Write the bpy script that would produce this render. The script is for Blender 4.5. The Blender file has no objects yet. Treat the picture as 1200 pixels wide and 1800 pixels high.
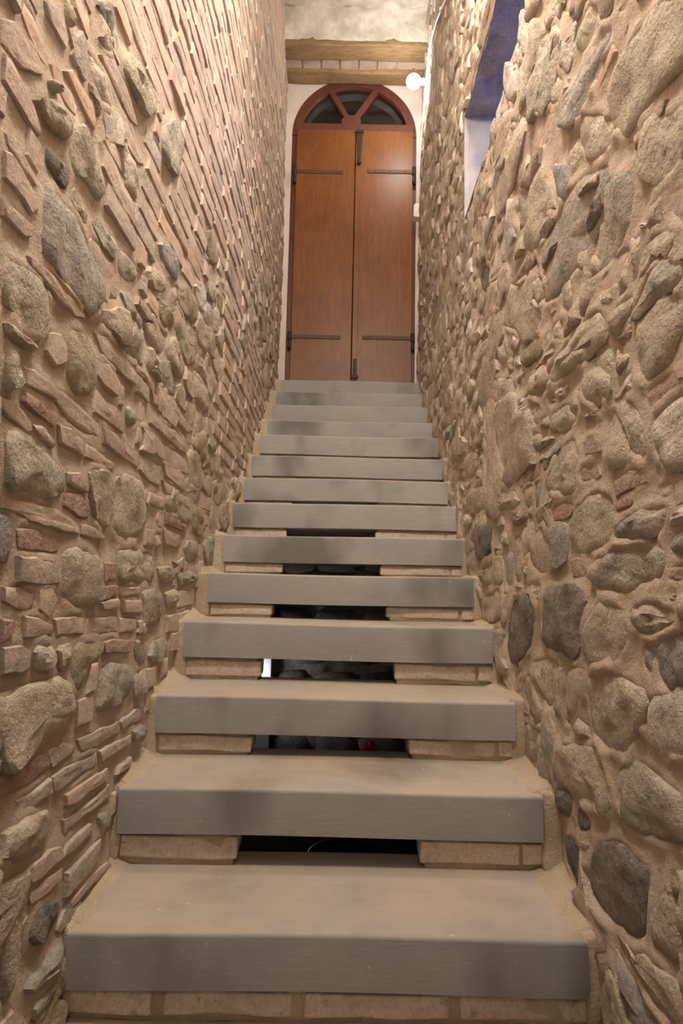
import bpy, bmesh, math, random
import numpy as np

# ------------------------------------------------------------------ camera
FPX, YAW, PITCH, ROLL, CZ = 1120.0, -0.00084, 0.11107, 0.02114, 1.05
def cam_axes():
    cy, sy, cp, sp = math.cos(YAW), math.sin(YAW), math.cos(PITCH), math.sin(PITCH)
    F = np.array([-sy * cp, cy * cp, sp]); Rt = np.array([cy, sy, 0.0]); U = np.cross(Rt, F)
    c, s = math.cos(ROLL), math.sin(ROLL)
    return c * Rt + s * U, -s * Rt + c * U, F
AX, AU, AF = cam_axes()
CPOS = np.array([0.0, 0.0, CZ])
scene = bpy.context.scene
COL = scene.collection
cam = bpy.data.cameras.new('camera'); camo = bpy.data.objects.new('camera', cam); COL.objects.link(camo)
from mathutils import Matrix
camo.matrix_world = Matrix(((AX[0], AU[0], -AF[0], 0), (AX[1], AU[1], -AF[1], 0), (AX[2], AU[2], -AF[2], CZ), (0, 0, 0, 1)))
cam.sensor_fit = 'VERTICAL'; cam.sensor_height = 36.0; cam.lens = FPX / 1800 * 36.0
cam.clip_start = 0.02
scene.camera = camo

# ------------------------------------------------------------------ light
world = bpy.data.worlds.new('world'); scene.world = world; world.use_nodes = True
bg = world.node_tree.nodes['Background']
bg.inputs[0].default_value = (0.07, 0.12, 0.55, 1); bg.inputs[1].default_value = 3.4
def point(name, loc, power, color, size):
    l = bpy.data.lights.new(name, 'POINT'); l.energy = power; l.color = color; l.shadow_soft_size = size
    o = bpy.data.objects.new(name, l); o.location = loc; COL.objects.link(o); return o
point('foot_lamp', (-0.02, 0.85, 3.35), 118, (1.0, 0.91, 0.81), 0.14)        # lamp over the foot of the stairs
point('hall_lamp', (0.42, 2.20, 4.0), 62, (1.0, 0.91, 0.80), 0.12)        # next lamp on the right wall, fed by the slanting cable
point('hall_lamp_low', (0.0, -0.9, 2.3), 22, (1.0, 0.93, 0.87), 0.2)      # lamp of the room behind the camera
point('cellar_lamp', (-0.47, 3.66, 0.53), 0.9, (0.92, 0.92, 1.0), 0.03)    # lamp in the cellar under the flight
vs = scene.view_settings
vs.view_transform = 'Standard'; vs.look = 'None'; vs.gamma = 1; vs.use_curve_mapping = False; vs.exposure = 0.12
BULB = 150.0

# ------------------------------------------------------------------ helpers
rng = np.random.RandomState(7); random.seed(7)
WLOC = {}
def ray(px, py):
    return AX * ((px - 600) / FPX) + AU * ((900 - py) / FPX) + AF
def atY(px, py, Y):
    d = ray(px, py); return CPOS + d * (Y / d[1])
def project(P):
    v = np.asarray(P) - CPOS
    x, y, z = v @ AX, v @ AU, v @ AF
    z = np.maximum(z, 1e-3)
    return np.stack([600 + FPX * x / z, 900 - FPX * y / z], -1)
def lin(r, g, b):
    f = lambda c: ((c / 255 + .055) / 1.055) ** 2.4 if c > 10 else c / 255 / 12.92
    return (f(r), f(g), f(b), 1)
def tag(o, label=None, cat=None, kind=None, group=None):
    if label: o['label'] = label
    if cat: o['category'] = cat
    if kind: o['kind'] = kind
    if group: o['group'] = group
    return o
def empty(name, loc):
    o = bpy.data.objects.new(name, None); o.location = loc; o.empty_display_size = .1
    COL.objects.link(o); WLOC[o] = np.array(loc, float); return o
def mk(name, verts, faces, mat, parent=None, origin=None, smooth=False, mats=None, midx=None, sharp=0):
    v = np.asarray(verts, float)
    if origin is None: origin = (v.min(0) + v.max(0)) / 2
    origin = np.asarray(origin, float)
    me = bpy.data.meshes.new(name)
    me.from_pydata((v - origin).tolist(), [], [list(map(int, f)) for f in faces])
    for m in (mats or [mat]): me.materials.append(m)
    if midx is not None: me.polygons.foreach_set('material_index', np.asarray(midx, np.int32))
    me.polygons.foreach_set('use_smooth', np.full(len(me.polygons), smooth))
    me.update()
    if sharp: me.set_sharp_from_angle(angle=sharp)
    return link(name, me, parent, origin)
def link(name, me, parent, origin):
    o = bpy.data.objects.new(name, me); COL.objects.link(o)
    WLOC[o] = np.asarray(origin, float)
    if parent is not None:
        o.parent = parent; o.location = WLOC[o] - WLOC[parent]
    else: o.location = origin
    return o
def bmobj(name, bm, mat, parent=None, origin=None, smooth=False, sharp=0):
    bmesh.ops.recalc_face_normals(bm, faces=bm.faces)
    vs_ = [v.co[:] for v in bm.verts]; bm.verts.index_update()
    fs = [[v.index for v in f.verts] for f in bm.faces]; bm.free()
    return mk(name, vs_, fs, mat, parent, origin, smooth, sharp=sharp)
def box_bm(lo, hi, bevel=0, seg=1, cuts=0, jit=0, seed=0):
    bm = bmesh.new(); bmesh.ops.create_cube(bm, size=1)
    lo, hi = np.array(lo, float), np.array(hi, float)
    for v in bm.verts: v.co = [(lo[i] + hi[i]) / 2 + v.co[i] * (hi[i] - lo[i]) for i in range(3)]
    if cuts:
        # cut long edges so that the faces can be made uneven
        for ax in range(3):
            n = int((hi[ax] - lo[ax]) / cuts)
            for k in range(1, n):
                p = [0, 0, 0]; p[ax] = lo[ax] + (hi[ax] - lo[ax]) * k / n; nn = [0, 0, 0]; nn[ax] = 1
                bmesh.ops.bisect_plane(bm, geom=bm.verts[:] + bm.edges[:] + bm.faces[:], plane_co=p, plane_no=nn)
    if bevel:
        bm.normal_update()
        es = [e for e in bm.edges if len(e.link_faces) == 2 and e.calc_face_angle(0) > .5]
        bmesh.ops.bevel(bm, geom=es, offset=bevel, segments=seg, affect='EDGES', profile=.6, clamp_overlap=True)
    if jit:
        co = np.array([v.co[:] for v in bm.verts])
        dx = np.stack([fbm3(co * 14 + 31 * k + seed, 2) for k in range(3)], 1) * jit
        for v, d in zip(bm.verts, dx): v.co = [v.co[i] + d[i] for i in range(3)]
    return bm
def tube(name, pts, r, mat, parent=None, n=8):
    pts = [np.array(p, float) for p in pts]; vs_, fs = [], []
    for i, p in enumerate(pts):
        t = pts[min(i + 1, len(pts) - 1)] - pts[max(i - 1, 0)]; t /= np.linalg.norm(t)
        a = np.cross(t, [0.31, .2, .93]); a /= np.linalg.norm(a); b = np.cross(t, a)
        rr = r[i] if hasattr(r, '__len__') else r
        for k in range(n):
            th = 2 * math.pi * k / n; vs_.append(p + rr * (math.cos(th) * a + math.sin(th) * b))
    for i in range(len(pts) - 1):
        for k in range(n):
            fs.append((i * n + k, i * n + (k + 1) % n, (i + 1) * n + (k + 1) % n, (i + 1) * n + k))
    fs.append(tuple(range(n))[::-1]); fs.append(tuple((len(pts) - 1) * n + k for k in range(n)))
    return mk(name, vs_, fs, mat, parent, smooth=True)
def lathe(name, c, prof, mat, parent=None, n=32, axis=2):
    vs_, fs = [], []
    for (r, h) in prof:
        for k in range(n):
            th = 2 * math.pi * k / n; p = [r * math.cos(th), r * math.sin(th), h]
            if axis == 0: p = [h, p[0], p[1]]
            vs_.append([c[0] + p[0], c[1] + p[1], c[2] + p[2]])
    for i in range(len(prof) - 1):
        for k in range(n): fs.append((i * n + k, i * n + (k + 1) % n, (i + 1) * n + (k + 1) % n, (i + 1) * n + k))
    return mk(name, vs_, fs, mat, parent, smooth=True)

# value noise -------------------------------------------------------
LAT = rng.rand(64, 64, 64) * 2 - 1
def vnoise3(p):
    i = np.floor(p).astype(int); f = p - i; f = f * f * (3 - 2 * f); out = 0
    for dx in (0, 1):
        for dy in (0, 1):
            for dz in (0, 1):
                w = (f[..., 0] if dx else 1 - f[..., 0]) * (f[..., 1] if dy else 1 - f[..., 1]) * (f[..., 2] if dz else 1 - f[..., 2])
                out = out + w * LAT[(i[..., 0] + dx) % 64, (i[..., 1] + dy) % 64, (i[..., 2] + dz) % 64]
    return out
def fbm3(p, oct=3):
    s = 0; a = 1
    for k in range(oct): s = s + a * vnoise3(np.asarray(p) * (2 ** k) + 17.3 * k); a *= .5
    return s
def fbm2(x, y, seed, oct=3):
    return fbm3(np.stack([x, y, np.full_like(x, seed * 7.31)], -1), oct)

# ------------------------------------------------------------------ materials
def nodes(name):
    m = bpy.data.materials.new(name); m.use_nodes = True; nt = m.node_tree
    return m, nt, nt.nodes['Principled BSDF']
def N(nt, t, **kw):
    n = nt.nodes.new(t)
    for k, v in kw.items(): setattr(n, k, v)
    return n
def noise(nt, vec, scale, detail=4, rough=.6, dist=0):
    n = N(nt, 'ShaderNodeTexNoise'); n.inputs['Scale'].default_value = scale; n.inputs['Detail'].default_value = detail
    n.inputs['Roughness'].default_value = rough; n.inputs['Distortion'].default_value = dist
    nt.links.new(vec, n.inputs['Vector']); return n.outputs['Fac']
def ramp(nt, fac, a, b):
    n = N(nt, 'ShaderNodeMapRange'); n.inputs[1].default_value = a; n.inputs[2].default_value = b
    nt.links.new(fac, n.inputs[0]); return n.outputs[0]
def mix(nt, fac, a, b, mode='MIX'):
    n = N(nt, 'ShaderNodeMix', data_type='RGBA', blend_type=mode)
    for s, v in ((n.inputs[0], fac), (n.inputs[6], a), (n.inputs[7], b)):
        if hasattr(v, 'is_linked'): nt.links.new(v, s)
        elif isinstance(v, (int, float)): s.default_value = v
        else: s.default_value = v
    return n.outputs[2]
def mul(nt, a, b, op='MULTIPLY'):
    n = N(nt, 'ShaderNodeMath', operation=op)
    for s, v in zip(n.inputs, (a, b)):
        if hasattr(v, 'is_linked'): nt.links.new(v, s)
        else: s.default_value = v
    return n.outputs[0]
def pos(nt, stretch=None):
    p = N(nt, 'ShaderNodeNewGeometry').outputs['Position']
    if stretch:
        v = N(nt, 'ShaderNodeVectorMath', operation='MULTIPLY'); nt.links.new(p, v.inputs[0]); v.inputs[1].default_value = stretch
        p = v.outputs[0]
    return p
def bump(nt, bsdf, h, strength, dist):
    b = N(nt, 'ShaderNodeBump'); b.inputs['Strength'].default_value = strength; b.inputs['Distance'].default_value = dist
    nt.links.new(h, b.inputs['Height']); nt.links.new(b.outputs[0], bsdf.inputs['Normal'])
def soft(c, k=.55, v=.92):
    if c is None: return None
    l = .3 * c[0] + .59 * c[1] + .11 * c[2]
    return tuple((l + (x - l) * k) * v for x in c[:3]) + (1,)
MORT = soft(lin(224, 194, 160), .6)
def mat_rock(name, c1, c2, dirt=None, smear=.5, bs=.7, sc=1.0, bd=.006, moss=0.0):
    c1, c2, dirt = soft(c1), soft(c2), soft(dirt)
    m, nt, b = nodes(name); p = pos(nt)
    col = mix(nt, ramp(nt, noise(nt, p, 9 * sc, 5, .65, .4), .35, .65), c1, c2)
    if dirt: col = mix(nt, ramp(nt, noise(nt, p, 16 * sc, 6, .7), .52, .70), col, dirt)
    if moss: col = mix(nt, mul(nt, ramp(nt, noise(nt, p, 5, 3, .6), .5, .7), moss), col, lin(132, 116, 62))
    sp = ramp(nt, noise(nt, p, 110, 4, .75), .42, .72)
    col = mix(nt, mul(nt, sp, .45), col, soft(lin(112, 96, 76)), 'MIX')
    col = mix(nt, mul(nt, ramp(nt, noise(nt, p, 38, 5, .75), .58, .68), .5), col, soft(lin(112, 98, 78)))
    col = mix(nt, mul(nt, ramp(nt, noise(nt, p, 30, 5, .75), .58, .70), .4), col, soft(lin(222, 206, 180)))
    rnd = N(nt, 'ShaderNodeNewGeometry').outputs['Random Per Island']
    hv = N(nt, 'ShaderNodeHueSaturation'); nt.links.new(col, hv.inputs['Color'])
    nt.links.new(ramp(nt, rnd, 0, 1), hv.inputs['Value']); hv.inputs['Value'].default_value = 1
    vr = N(nt, 'ShaderNodeMapRange'); vr.inputs[3].default_value = .86; vr.inputs[4].default_value = 1.14; nt.links.new(rnd, vr.inputs[0])
    nt.links.new(vr.outputs[0], hv.inputs['Value'])
    col = hv.outputs[0]
    if smear: col = mix(nt, mul(nt, ramp(nt, noise(nt, p, 7, 5, .7), .38, .62), smear), col, MORT)
    nt.links.new(col, b.inputs['Base Color']); b.inputs['Roughness'].default_value = .95
    b.inputs['Specular IOR Level'].default_value = .15
    h = mul(nt, noise(nt, p, 16 * sc, 6, .68, .1), mul(nt, noise(nt, p, 55, 5, .72), .5), 'ADD')
    bump(nt, b, h, min(1, bs * 1.1), bd * 3.2)
    return m
def mat_mortar(name, c1, c2, grain=1.0):
    c1, c2 = soft(c1, .6), soft(c2, .6)
    m, nt, b = nodes(name); p = pos(nt)
    col = mix(nt, ramp(nt, noise(nt, p, 5, 5, .6), .35, .65), c1, c2)
    col = mix(nt, mul(nt, ramp(nt, noise(nt, p, 220, 3, .7), .35, .7), .35), col, lin(140, 110, 82))
    nt.links.new(col, b.inputs['Base Color']); b.inputs['Roughness'].default_value = 1
    b.inputs['Specular IOR Level'].default_value = .1
    h = mul(nt, noise(nt, p, 26, 6, .72), mul(nt, noise(nt, p, 170, 4, .75), .35), 'ADD')
    bump(nt, b, h, .75 * grain, .016)
    return m
MAT = {}
MAT['mortar'] = mat_mortar('lime_mortar', lin(224, 196, 162), lin(206, 176, 142))
MAT['sandmortar'] = mat_mortar('sandy_mortar', lin(234, 208, 164), lin(214, 184, 140), 1.2)
R_ = mat_rock
MAT['br'] = R_('pink_brick', lin(214, 174, 146), lin(200, 156, 128), lin(188, 162, 142), 0.75, .5, 1, .004)
MAT['ro'] = R_('red_brick', lin(200, 136, 106), lin(184, 126, 104), lin(206, 156, 128), 0.52, .8, 1.4, .006)
MAT['or'] = R_('orange_brick', lin(226, 164, 112), lin(214, 164, 122), None, .6, .4, 1, .004)
MAT['mv'] = R_('mauve_brick', lin(192, 166, 152), lin(198, 164, 140), lin(174, 156, 150), 0.59, .5, 1, .004)
MAT['gb'] = R_('grey_brick', lin(196, 174, 150), lin(184, 166, 146), lin(164, 148, 132), 0.59, .7, 1, .005)
MAT['gr'] = R_('grey_stone', lin(184, 174, 158), lin(162, 154, 142), lin(132, 124, 114), 0.44, .8, 1)
MAT['gg'] = R_('green_grey_stone', lin(192, 180, 150), lin(170, 162, 134), lin(138, 130, 108), 0.52, .9, 1)
MAT['gn'] = R_('olive_sandstone', lin(206, 188, 148), lin(186, 168, 126), lin(154, 140, 104), 0.59, .9, 1)
MAT['be'] = R_('beige_stone', lin(216, 188, 150), lin(196, 168, 130), lin(168, 142, 106), 0.67, .9, 1)
MAT['yl'] = R_('ochre_stone', lin(190, 166, 104), lin(174, 146, 80), lin(138, 120, 74), 0.36, .9, 1)
MAT['dk'] = R_('dark_stone', lin(134, 122, 106), lin(108, 100, 88), lin(84, 78, 70), 0.28, .9, 1)
MAT['bl'] = R_('blue_grey_stone', lin(176, 170, 166), lin(150, 150, 156), lin(130, 128, 130), 0.36, .8, 1)
MAT['wh'] = R_('pale_stone', lin(224, 212, 194), lin(206, 194, 178), lin(178, 166, 150), 0.52, .8, 1)
KEYS = ['br', 'ro', 'or', 'mv', 'gb', 'gr', 'gg', 'gn', 'be', 'yl', 'dk', 'bl', 'wh']
def mat_plaster(name, c1, c2, bs=.3):
    m, nt, b = nodes(name); p = pos(nt)
    col = mix(nt, ramp(nt, noise(nt, p, 6, 4), .35, .65), c1, c2)
    nt.links.new(col, b.inputs['Base Color']); b.inputs['Roughness'].default_value = .95; b.inputs['Specular IOR Level'].default_value = .1
    bump(nt, b, noise(nt, p, 28, 6, .7), bs, .01); return m
MAT['plaster'] = mat_plaster('door_wall_plaster', lin(224, 212, 206), lin(212, 198, 192))
MAT['greyplaster'] = mat_plaster('outer_grey_plaster', lin(128, 128, 130), lin(108, 108, 112))
MAT['whitewash'] = mat_plaster('whitewashed_stone', lin(224, 220, 212), lin(186, 178, 164), .9)
MAT['nicheplaster'] = mat_plaster('niche_plaster', lin(176, 170, 166), lin(156, 150, 148), .4)
MAT['cellarwhite'] = mat_plaster('cellar_plaster', lin(226, 224, 228), lin(216, 212, 216), .2)
def mat_tread():
    m, nt, b = nodes('grey_sandstone_slab'); p = pos(nt)
    col = mix(nt, ramp(nt, noise(nt, p, 3.2, 4, .6), .3, .7), lin(164, 162, 158), lin(148, 147, 146))
    col = mix(nt, mul(nt, ramp(nt, noise(nt, pos(nt, (1, 1, .6)), 2.6, 3, .5), .50, .64), .8), col, lin(96, 93, 91))
    col = mix(nt, mul(nt, ramp(nt, noise(nt, pos(nt, (1, 6, 14)), 14, 3, .6), .35, .7), .25), col, lin(126, 116, 106))
    # pale dust lying on the upward faces
    g = N(nt, 'ShaderNodeNewGeometry'); sx = N(nt, 'ShaderNodeSeparateXYZ'); nt.links.new(g.outputs['Normal'], sx.inputs[0])
    dust = mul(nt, ramp(nt, sx.outputs[2], .25, .9), ramp(nt, noise(nt, p, 4, 4, .6), .25, .6))
    col = mix(nt, mul(nt, dust, .6), col, lin(190, 168, 142))
    col = mix(nt, mul(nt, ramp(nt, noise(nt, p, 300, 2, .7), .5, .8), .2), col, lin(206, 190, 168))
    # sparse light scuffs
    col = mix(nt, mul(nt, ramp(nt, noise(nt, p, 60, 2, .5), .72, .78), .6), col, lin(208, 192, 170))
    nt.links.new(col, b.inputs['Base Color']); b.inputs['Roughness'].default_value = .8; b.inputs['Specular IOR Level'].default_value = .25
    h = mul(nt, noise(nt, p, 120, 4, .7), mul(nt, noise(nt, pos(nt, (2, 60, 60)), 6, 3, .6), .5), 'ADD')
    bump(nt, b, h, .25, .003); return m
MAT['tread'] = mat_tread()
MAT['riser'] = R_('pale_riser_brick', lin(240, 216, 178), lin(230, 196, 160), lin(206, 172, 144), .3, .5, 1.2, .004)
def mat_wood(name, c1, c2, c3, sc, rough, stretch, bs=.3, spec=.4):
    m, nt, b = nodes(name); p = pos(nt, stretch)
    col = mix(nt, ramp(nt, noise(nt, p, sc, 6, .65, 1.0), .3, .7), c1, c2)
    col = mix(nt, ramp(nt, noise(nt, p, sc * 3.3, 4, .7, .6), .5, .8), col, c3)
    col = mix(nt, mul(nt, ramp(nt, noise(nt, pos(nt), 2.2, 3, .6), .45, .7), .45), col, c3)
    nt.links.new(col, b.inputs['Base Color']); b.inputs['Roughness'].default_value = rough; b.inputs['Specular IOR Level'].default_value = spec
    bump(nt, b, noise(nt, p, sc * 2, 5, .7), bs, .004); return m
MAT['leaf'] = mat_wood('varnished_door_wood', lin(134, 84, 40), lin(114, 67, 31), lin(80, 44, 23), 5, .42, (9, 9, .7), .15)
MAT['frame'] = mat_wood('red_brown_frame_wood', lin(98, 56, 44), lin(84, 46, 38), lin(112, 70, 58), 6, .5, (4, 4, 1), .25)
MAT['beam'] = mat_wood('old_beam_wood', lin(170, 146, 112), lin(138, 112, 82), lin(80, 62, 44), 7, .9, (.8, 6, 6), .9, .1)
MAT['boards'] = mat_wood('dark_outer_boards', lin(40, 34, 32), lin(30, 26, 26), lin(24, 20, 20), 5, .8, (7, 7, .7))
def mat_plain(name, c, rough=.5, metal=0, bs=0, spec=.5):
    m, nt, b = nodes(name); p = pos(nt)
    col = mix(nt, ramp(nt, noise(nt, p, 40, 4, .7), .3, .7), c, tuple(x * .8 for x in c[:3]) + (1,))
    nt.links.new(col, b.inputs['Base Color']); b.inputs['Roughness'].default_value = rough; b.inputs['Metallic'].default_value = metal
    b.inputs['Specular IOR Level'].default_value = spec
    if bs: bump(nt, b, noise(nt, p, 60, 4), bs, .003)
    return m
MAT['iron'] = mat_plain('old_iron', lin(92, 70, 56), .6, .35, .4)
MAT['darkiron'] = mat_plain('dark_iron', lin(62, 50, 44), .6, .4, .5)
MAT['white'] = mat_plain('white_plastic', lin(238, 236, 232), .4)
MAT['red'] = mat_plain('red_plastic', lin(200, 30, 30), .35)
MAT['bucket'] = mat_plain('dark_grey_plastic', lin(74, 74, 78), .35)
MAT['floor'] = mat_plaster('floor_stone', lin(150, 134, 114), lin(128, 114, 98), .5)
MAT['dirt'] = mat_plaster('cellar_floor_earth', lin(70, 60, 50), lin(56, 48, 40), .6)
MAT['outerstone'] = R_('niche_stone', lin(196, 186, 178), lin(176, 168, 164), lin(150, 144, 142), 0, .9, .6)
gm, gnt, gb = nodes('fanlight_glass')
gb.inputs['Base Color'].default_value = (.9, .95, .95, 1); gb.inputs['Roughness'].default_value = .03
gb.inputs['Transmission Weight'].default_value = 1; gb.inputs['IOR'].default_value = 1.3
MAT['glass'] = gm
em, ent, eb = nodes('lit_bulb')
eb.inputs['Base Color'].default_value = (1, 1, 1, 1); eb.inputs['Emission Color'].default_value = (1, .93, .84, 1); eb.inputs['Emission Strength'].default_value = BULB
MAT['bulb'] = em

# ------------------------------------------------------------------ geometry of the stair well
RISE, GO, Y1, Z1 = 0.17666, 0.285, 1.33422, 0.36672
def xl(s): return -0.540 - 0.007 * (s - 1.3)
def xr(s): return 0.548 + 0.024 * (s - 1.3)
def ceil_z(s): return np.where(s < 0, 3.65, 3.65 + (5.74 - 3.65) / 4.72 * s)
def stair_z(s): return Z1 + (s - Y1) / GO * RISE
DZ_SILL = 2.58
YD = 5.24                                   # face of the door wall
NY0, NY1, NZ0, NZ1 = 1.45, 2.87, 2.80, 3.31  # opening of the window niche in the right wall
def und(side, s, z):
    a = .012 if side < 0 else .022
    return a * (np.sin(1.9 * s + 1.3 * z + side) + .8 * np.sin(2.7 * z - 1.1 * s + 2 * side)) * .6
def wall_point(side, s, z, h):
    x = np.where(side < 0, xl(s) + und(side, s, z) + h, xr(s) - und(side, s, z) - h)
    return np.stack([x, s, z], -1)
def onto_wall(side, px, py):
    # pixel -> wall plane (s, z)
    d = ray(px, py); a, b = (-0.540 + .007 * 1.3, -0.007) if side < 0 else (0.548 - .024 * 1.3, .024)
    off = .012 if side < 0 else -.012
    t = (a + off) / (d[0] - b * d[1]); p = CPOS + d * t
    return p[1], p[2]

# stones traced in the picture: tile origin and zoom, then kind + outline
TILE = {'A': (0, 0, 3), 'B': (0, 300, 3), 'C': (0, 600, 3), 'D': (0, 900, 3), 'E': (0, 1200, 4), 'F': (0, 1500, 4),
        'P': (800, 0, 3), 'Q': (800, 300, 3), 'R': (800, 600, 3), 'S': (800, 900, 3), 'T': (900, 1200, 4), 'U': (900, 1500, 4)}
TRACE_L = '''
A br 0,90 70,110 200,300 230,400 110,370 0,230
A or 130,0 170,60 240,230 260,370 215,310 160,180 120,60
A mv 240,0 310,40 370,200 350,265 310,190 250,80
A yl 355,0 385,20 390,130 370,150 355,100
A dk 520,0 600,0 622,120 615,210 590,195 560,110
A br 0,280 40,310 170,560 210,700 190,720 110,600 0,420
A or 270,340 310,360 385,490 412,560 405,625 370,580 290,430
A or 345,370 385,370 490,540 515,660 505,690 450,590
A gr 250,410 285,430 298,500 275,505 250,460
A be 160,500 260,500 330,580 365,640 330,740 260,690 200,590
A gn 370,670 420,650 470,760 535,920 545,1010 510,1070 440,960 365,900 345,790
A dk 245,790 300,800 350,860 365,960 330,1010 280,940 240,850
A gn 640,270 720,300 800,480 830,590 760,620 700,470 650,370
A gg 870,640 930,620 960,720 945,900 910,940 870,860 850,770
A br 10,700 60,730 200,960 190,990 110,890 20,770
A br 0,790 40,800 170,1030 190,1100 150,1130 60,1000 0,930
A br 640,630 690,640 760,830 775,870 740,860 680,760
A br 560,740 610,750 740,960 720,1010 640,900
A br 540,290 600,300 700,520 740,660 700,640 620,470
A be 430,230 500,270 580,440 620,590 560,560 480,400
B gr 230,60 270,80 350,200 440,330 490,500 525,600 520,720 470,790 400,690 290,570 215,460 200,310 205,180
B br 130,440 210,500 430,740 440,775 390,770 220,610 140,500
B gn 0,450 60,470 170,560 240,650 260,800 180,930 90,870 60,770 0,700
B br 0,140 60,190 150,280 155,350 110,345 40,270 0,235
B gg 480,250 540,270 620,380 630,440 590,470 520,380
B gn 640,400 720,470 740,560 690,600 640,520
B bl 840,370 890,390 940,500 940,600 900,560 850,460
B gg 640,620 700,680 760,790 740,850 680,760
B yl 850,690 900,740 920,810 880,840 855,770
B yl 360,820 430,840 480,920 505,990 490,1170 380,1190 350,1090 355,950
B br 240,850 320,860 350,920 345,1010 290,1030 230,950
B br 560,760 620,820 710,930 680,920 600,850
B br 500,860 560,870 720,1060 720,1130 650,1080 530,950
B br 510,1000 580,1030 640,1110 625,1190 540,1130 500,1070
B gn 0,900 60,940 90,1040 60,1150 0,1170
B be 0,790 150,920 165,960 100,950 0,860
B br 730,660 790,730 815,800 770,780 720,700
B be 780,500 850,520 890,600 850,650 790,590
B yl 1080,300 1130,350 1140,470 1110,520 1080,420
C br 110,130 170,150 290,250 280,300 200,270 110,220
C br 290,250 350,280 540,430 545,510 480,490 370,420 290,320
C br 548,440 620,490 750,590 750,660 740,660 550,540
C gb 755,595 870,660 870,760 810,740 755,680
C br 310,440 380,460 450,525 450,610 320,530
C br 455,528 540,590 625,650 610,690 455,610
C br 0,300 50,310 150,420 160,470 130,480 20,390 0,360
C ro 110,260 180,310 290,380 300,430 270,450 170,390 100,320
C br 160,440 210,450 280,530 270,555 200,510
C gg 0,460 90,480 170,560 290,610 350,720 330,810 250,840 140,790 0,780
C br 0,810 120,830 300,890 410,960 420,1020 330,1000 150,950 60,890 0,870
C br 430,965 510,980 560,1040 540,1055 430,1025
C be 470,670 560,680 605,720 610,850 570,1000 500,950 475,840
C gn 620,710 700,700 770,740 790,860 780,980 740,1050 640,1040 605,980 615,830
C ro 350,800 430,800 475,870 470,930 420,930 340,870
C br 360,690 420,690 460,740 460,800 400,780 360,740
C ro 80,980 180,990 310,1040 320,1110 280,1120 90,1090
C gg 680,340 740,380 740,440 700,480 680,420
C br 760,450 830,490 880,550 880,630 820,580
C br 880,540 960,590 1030,670 1010,700 950,680 880,620
C br 880,640 960,680 1050,780 1000,800 890,710
C br 800,370 860,410 870,490 800,430
C br 870,430 940,480 1000,540 1000,600 930,550 870,490
C br 880,730 940,770 950,830 890,800
C br 950,790 1020,830 1020,880 960,850
C yl 1050,470 1100,500 1100,590 1070,640 1045,560
C yl 1030,870 1080,900 1090,990 1060,1040 1025,980
C br 810,790 880,830 880,890 800,850
C ro 890,900 960,940 1010,990 980,1000 890,960
C br 810,260 880,330 890,390 820,330
C br 890,310 960,380 1030,470 1000,480 900,380
C gg 1010,1040 1060,1060 1060,1150 1010,1180 985,1100
C gg 1080,1040 1140,1030 1145,1160 1090,1170
D mv 80,230 180,240 300,280 310,370 270,390 80,370
D br 20,400 110,390 180,430 175,520 80,520 20,470
D br 200,410 270,395 295,460 250,550 195,520
D gn 340,190 420,180 540,240 550,380 520,500 400,510 330,460 320,300
D ro 560,260 630,270 635,360 560,370
D gn 640,200 720,190 840,230 840,340 780,380 640,360 630,280
D br 650,395 760,395 765,440 655,450
D br 660,465 765,470 770,530 670,530
D ro 540,390 640,390 640,440 560,470 540,440
D br 545,470 640,455 650,510 560,515
D br 115,550 200,555 282,600 280,650 120,670
D br 288,560 400,550 455,560 455,640 300,655
D mv 460,560 638,550 638,630 460,645
D br 645,560 745,560 745,625 645,635
D ro 0,560 60,570 65,640 0,680
D mv 0,720 110,700 160,740 150,830 0,870
D wh 165,710 270,690 290,740 270,820 165,840
D gn 300,700 380,690 380,800 300,840
D yl 400,690 540,680 540,740 450,830 400,970 370,900
D ro 550,680 640,670 710,670 700,740 560,740
D gr 540,810 650,780 710,820 710,920 690,1000 520,1060 520,950
D gn 0,1000 130,920 290,860 370,900 400,1050 350,1150 240,1200 90,1330 0,1420
D gg 730,670 790,690 790,790 740,830 725,750
D gg 820,680 890,650 910,750 850,800 800,780
D gg 770,410 860,400 880,480 850,600 770,610 775,500
D gn 890,420 950,410 960,470 900,510
D gn 850,280 940,290 930,380 860,370
D gg 950,320 1040,310 1050,370 970,400
D br 880,80 970,120 970,190 890,170
D be 840,110 880,120 870,220 840,200
D gr 720,850 780,830 770,900 760,970 715,980
E gb 560,400 700,340 850,280 855,350 790,400 590,490
E gb 860,270 1030,150 1040,240 870,330
E ro 0,660 130,590 290,500 370,560 360,610 200,720 0,830
E gb 350,480 470,430 540,450 540,500 380,605 365,560
E gb 380,650 560,560 700,490 700,570 540,680 390,780
E gb 130,830 370,670 380,780 240,880 150,920
E gb 705,480 930,370 930,430 720,560
E gr 940,330 1025,290 1020,400 950,430
E br 460,790 760,600 770,680 620,780 465,880
E gb 450,970 620,860 780,710 790,800 640,900 460,1070
E gn 30,1030 200,930 370,900 370,990 300,1190 60,1260 0,1220
E gb 470,1130 640,990 660,1040 560,1140 440,1230
E mv 840,590 930,520 920,590 830,650
E gr 680,930 770,900 770,1040 720,1090
F br 170,110 300,10 430,-60 440,30 330,140 200,235
F br 190,290 330,180 440,100 430,190 300,300 200,370
F gn 0,230 60,200 125,260 120,560 100,800 30,1040 0,1100
F dk 240,420 350,330 430,320 420,420 340,560 240,670 190,620
F gr 170,900 300,740 420,630 410,760 290,900 180,1010
F gr 200,1060 300,950 400,870 410,960 300,1090 210,1180
F br 480,340 620,170 760,60 790,90 560,310 490,375
'''
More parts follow.
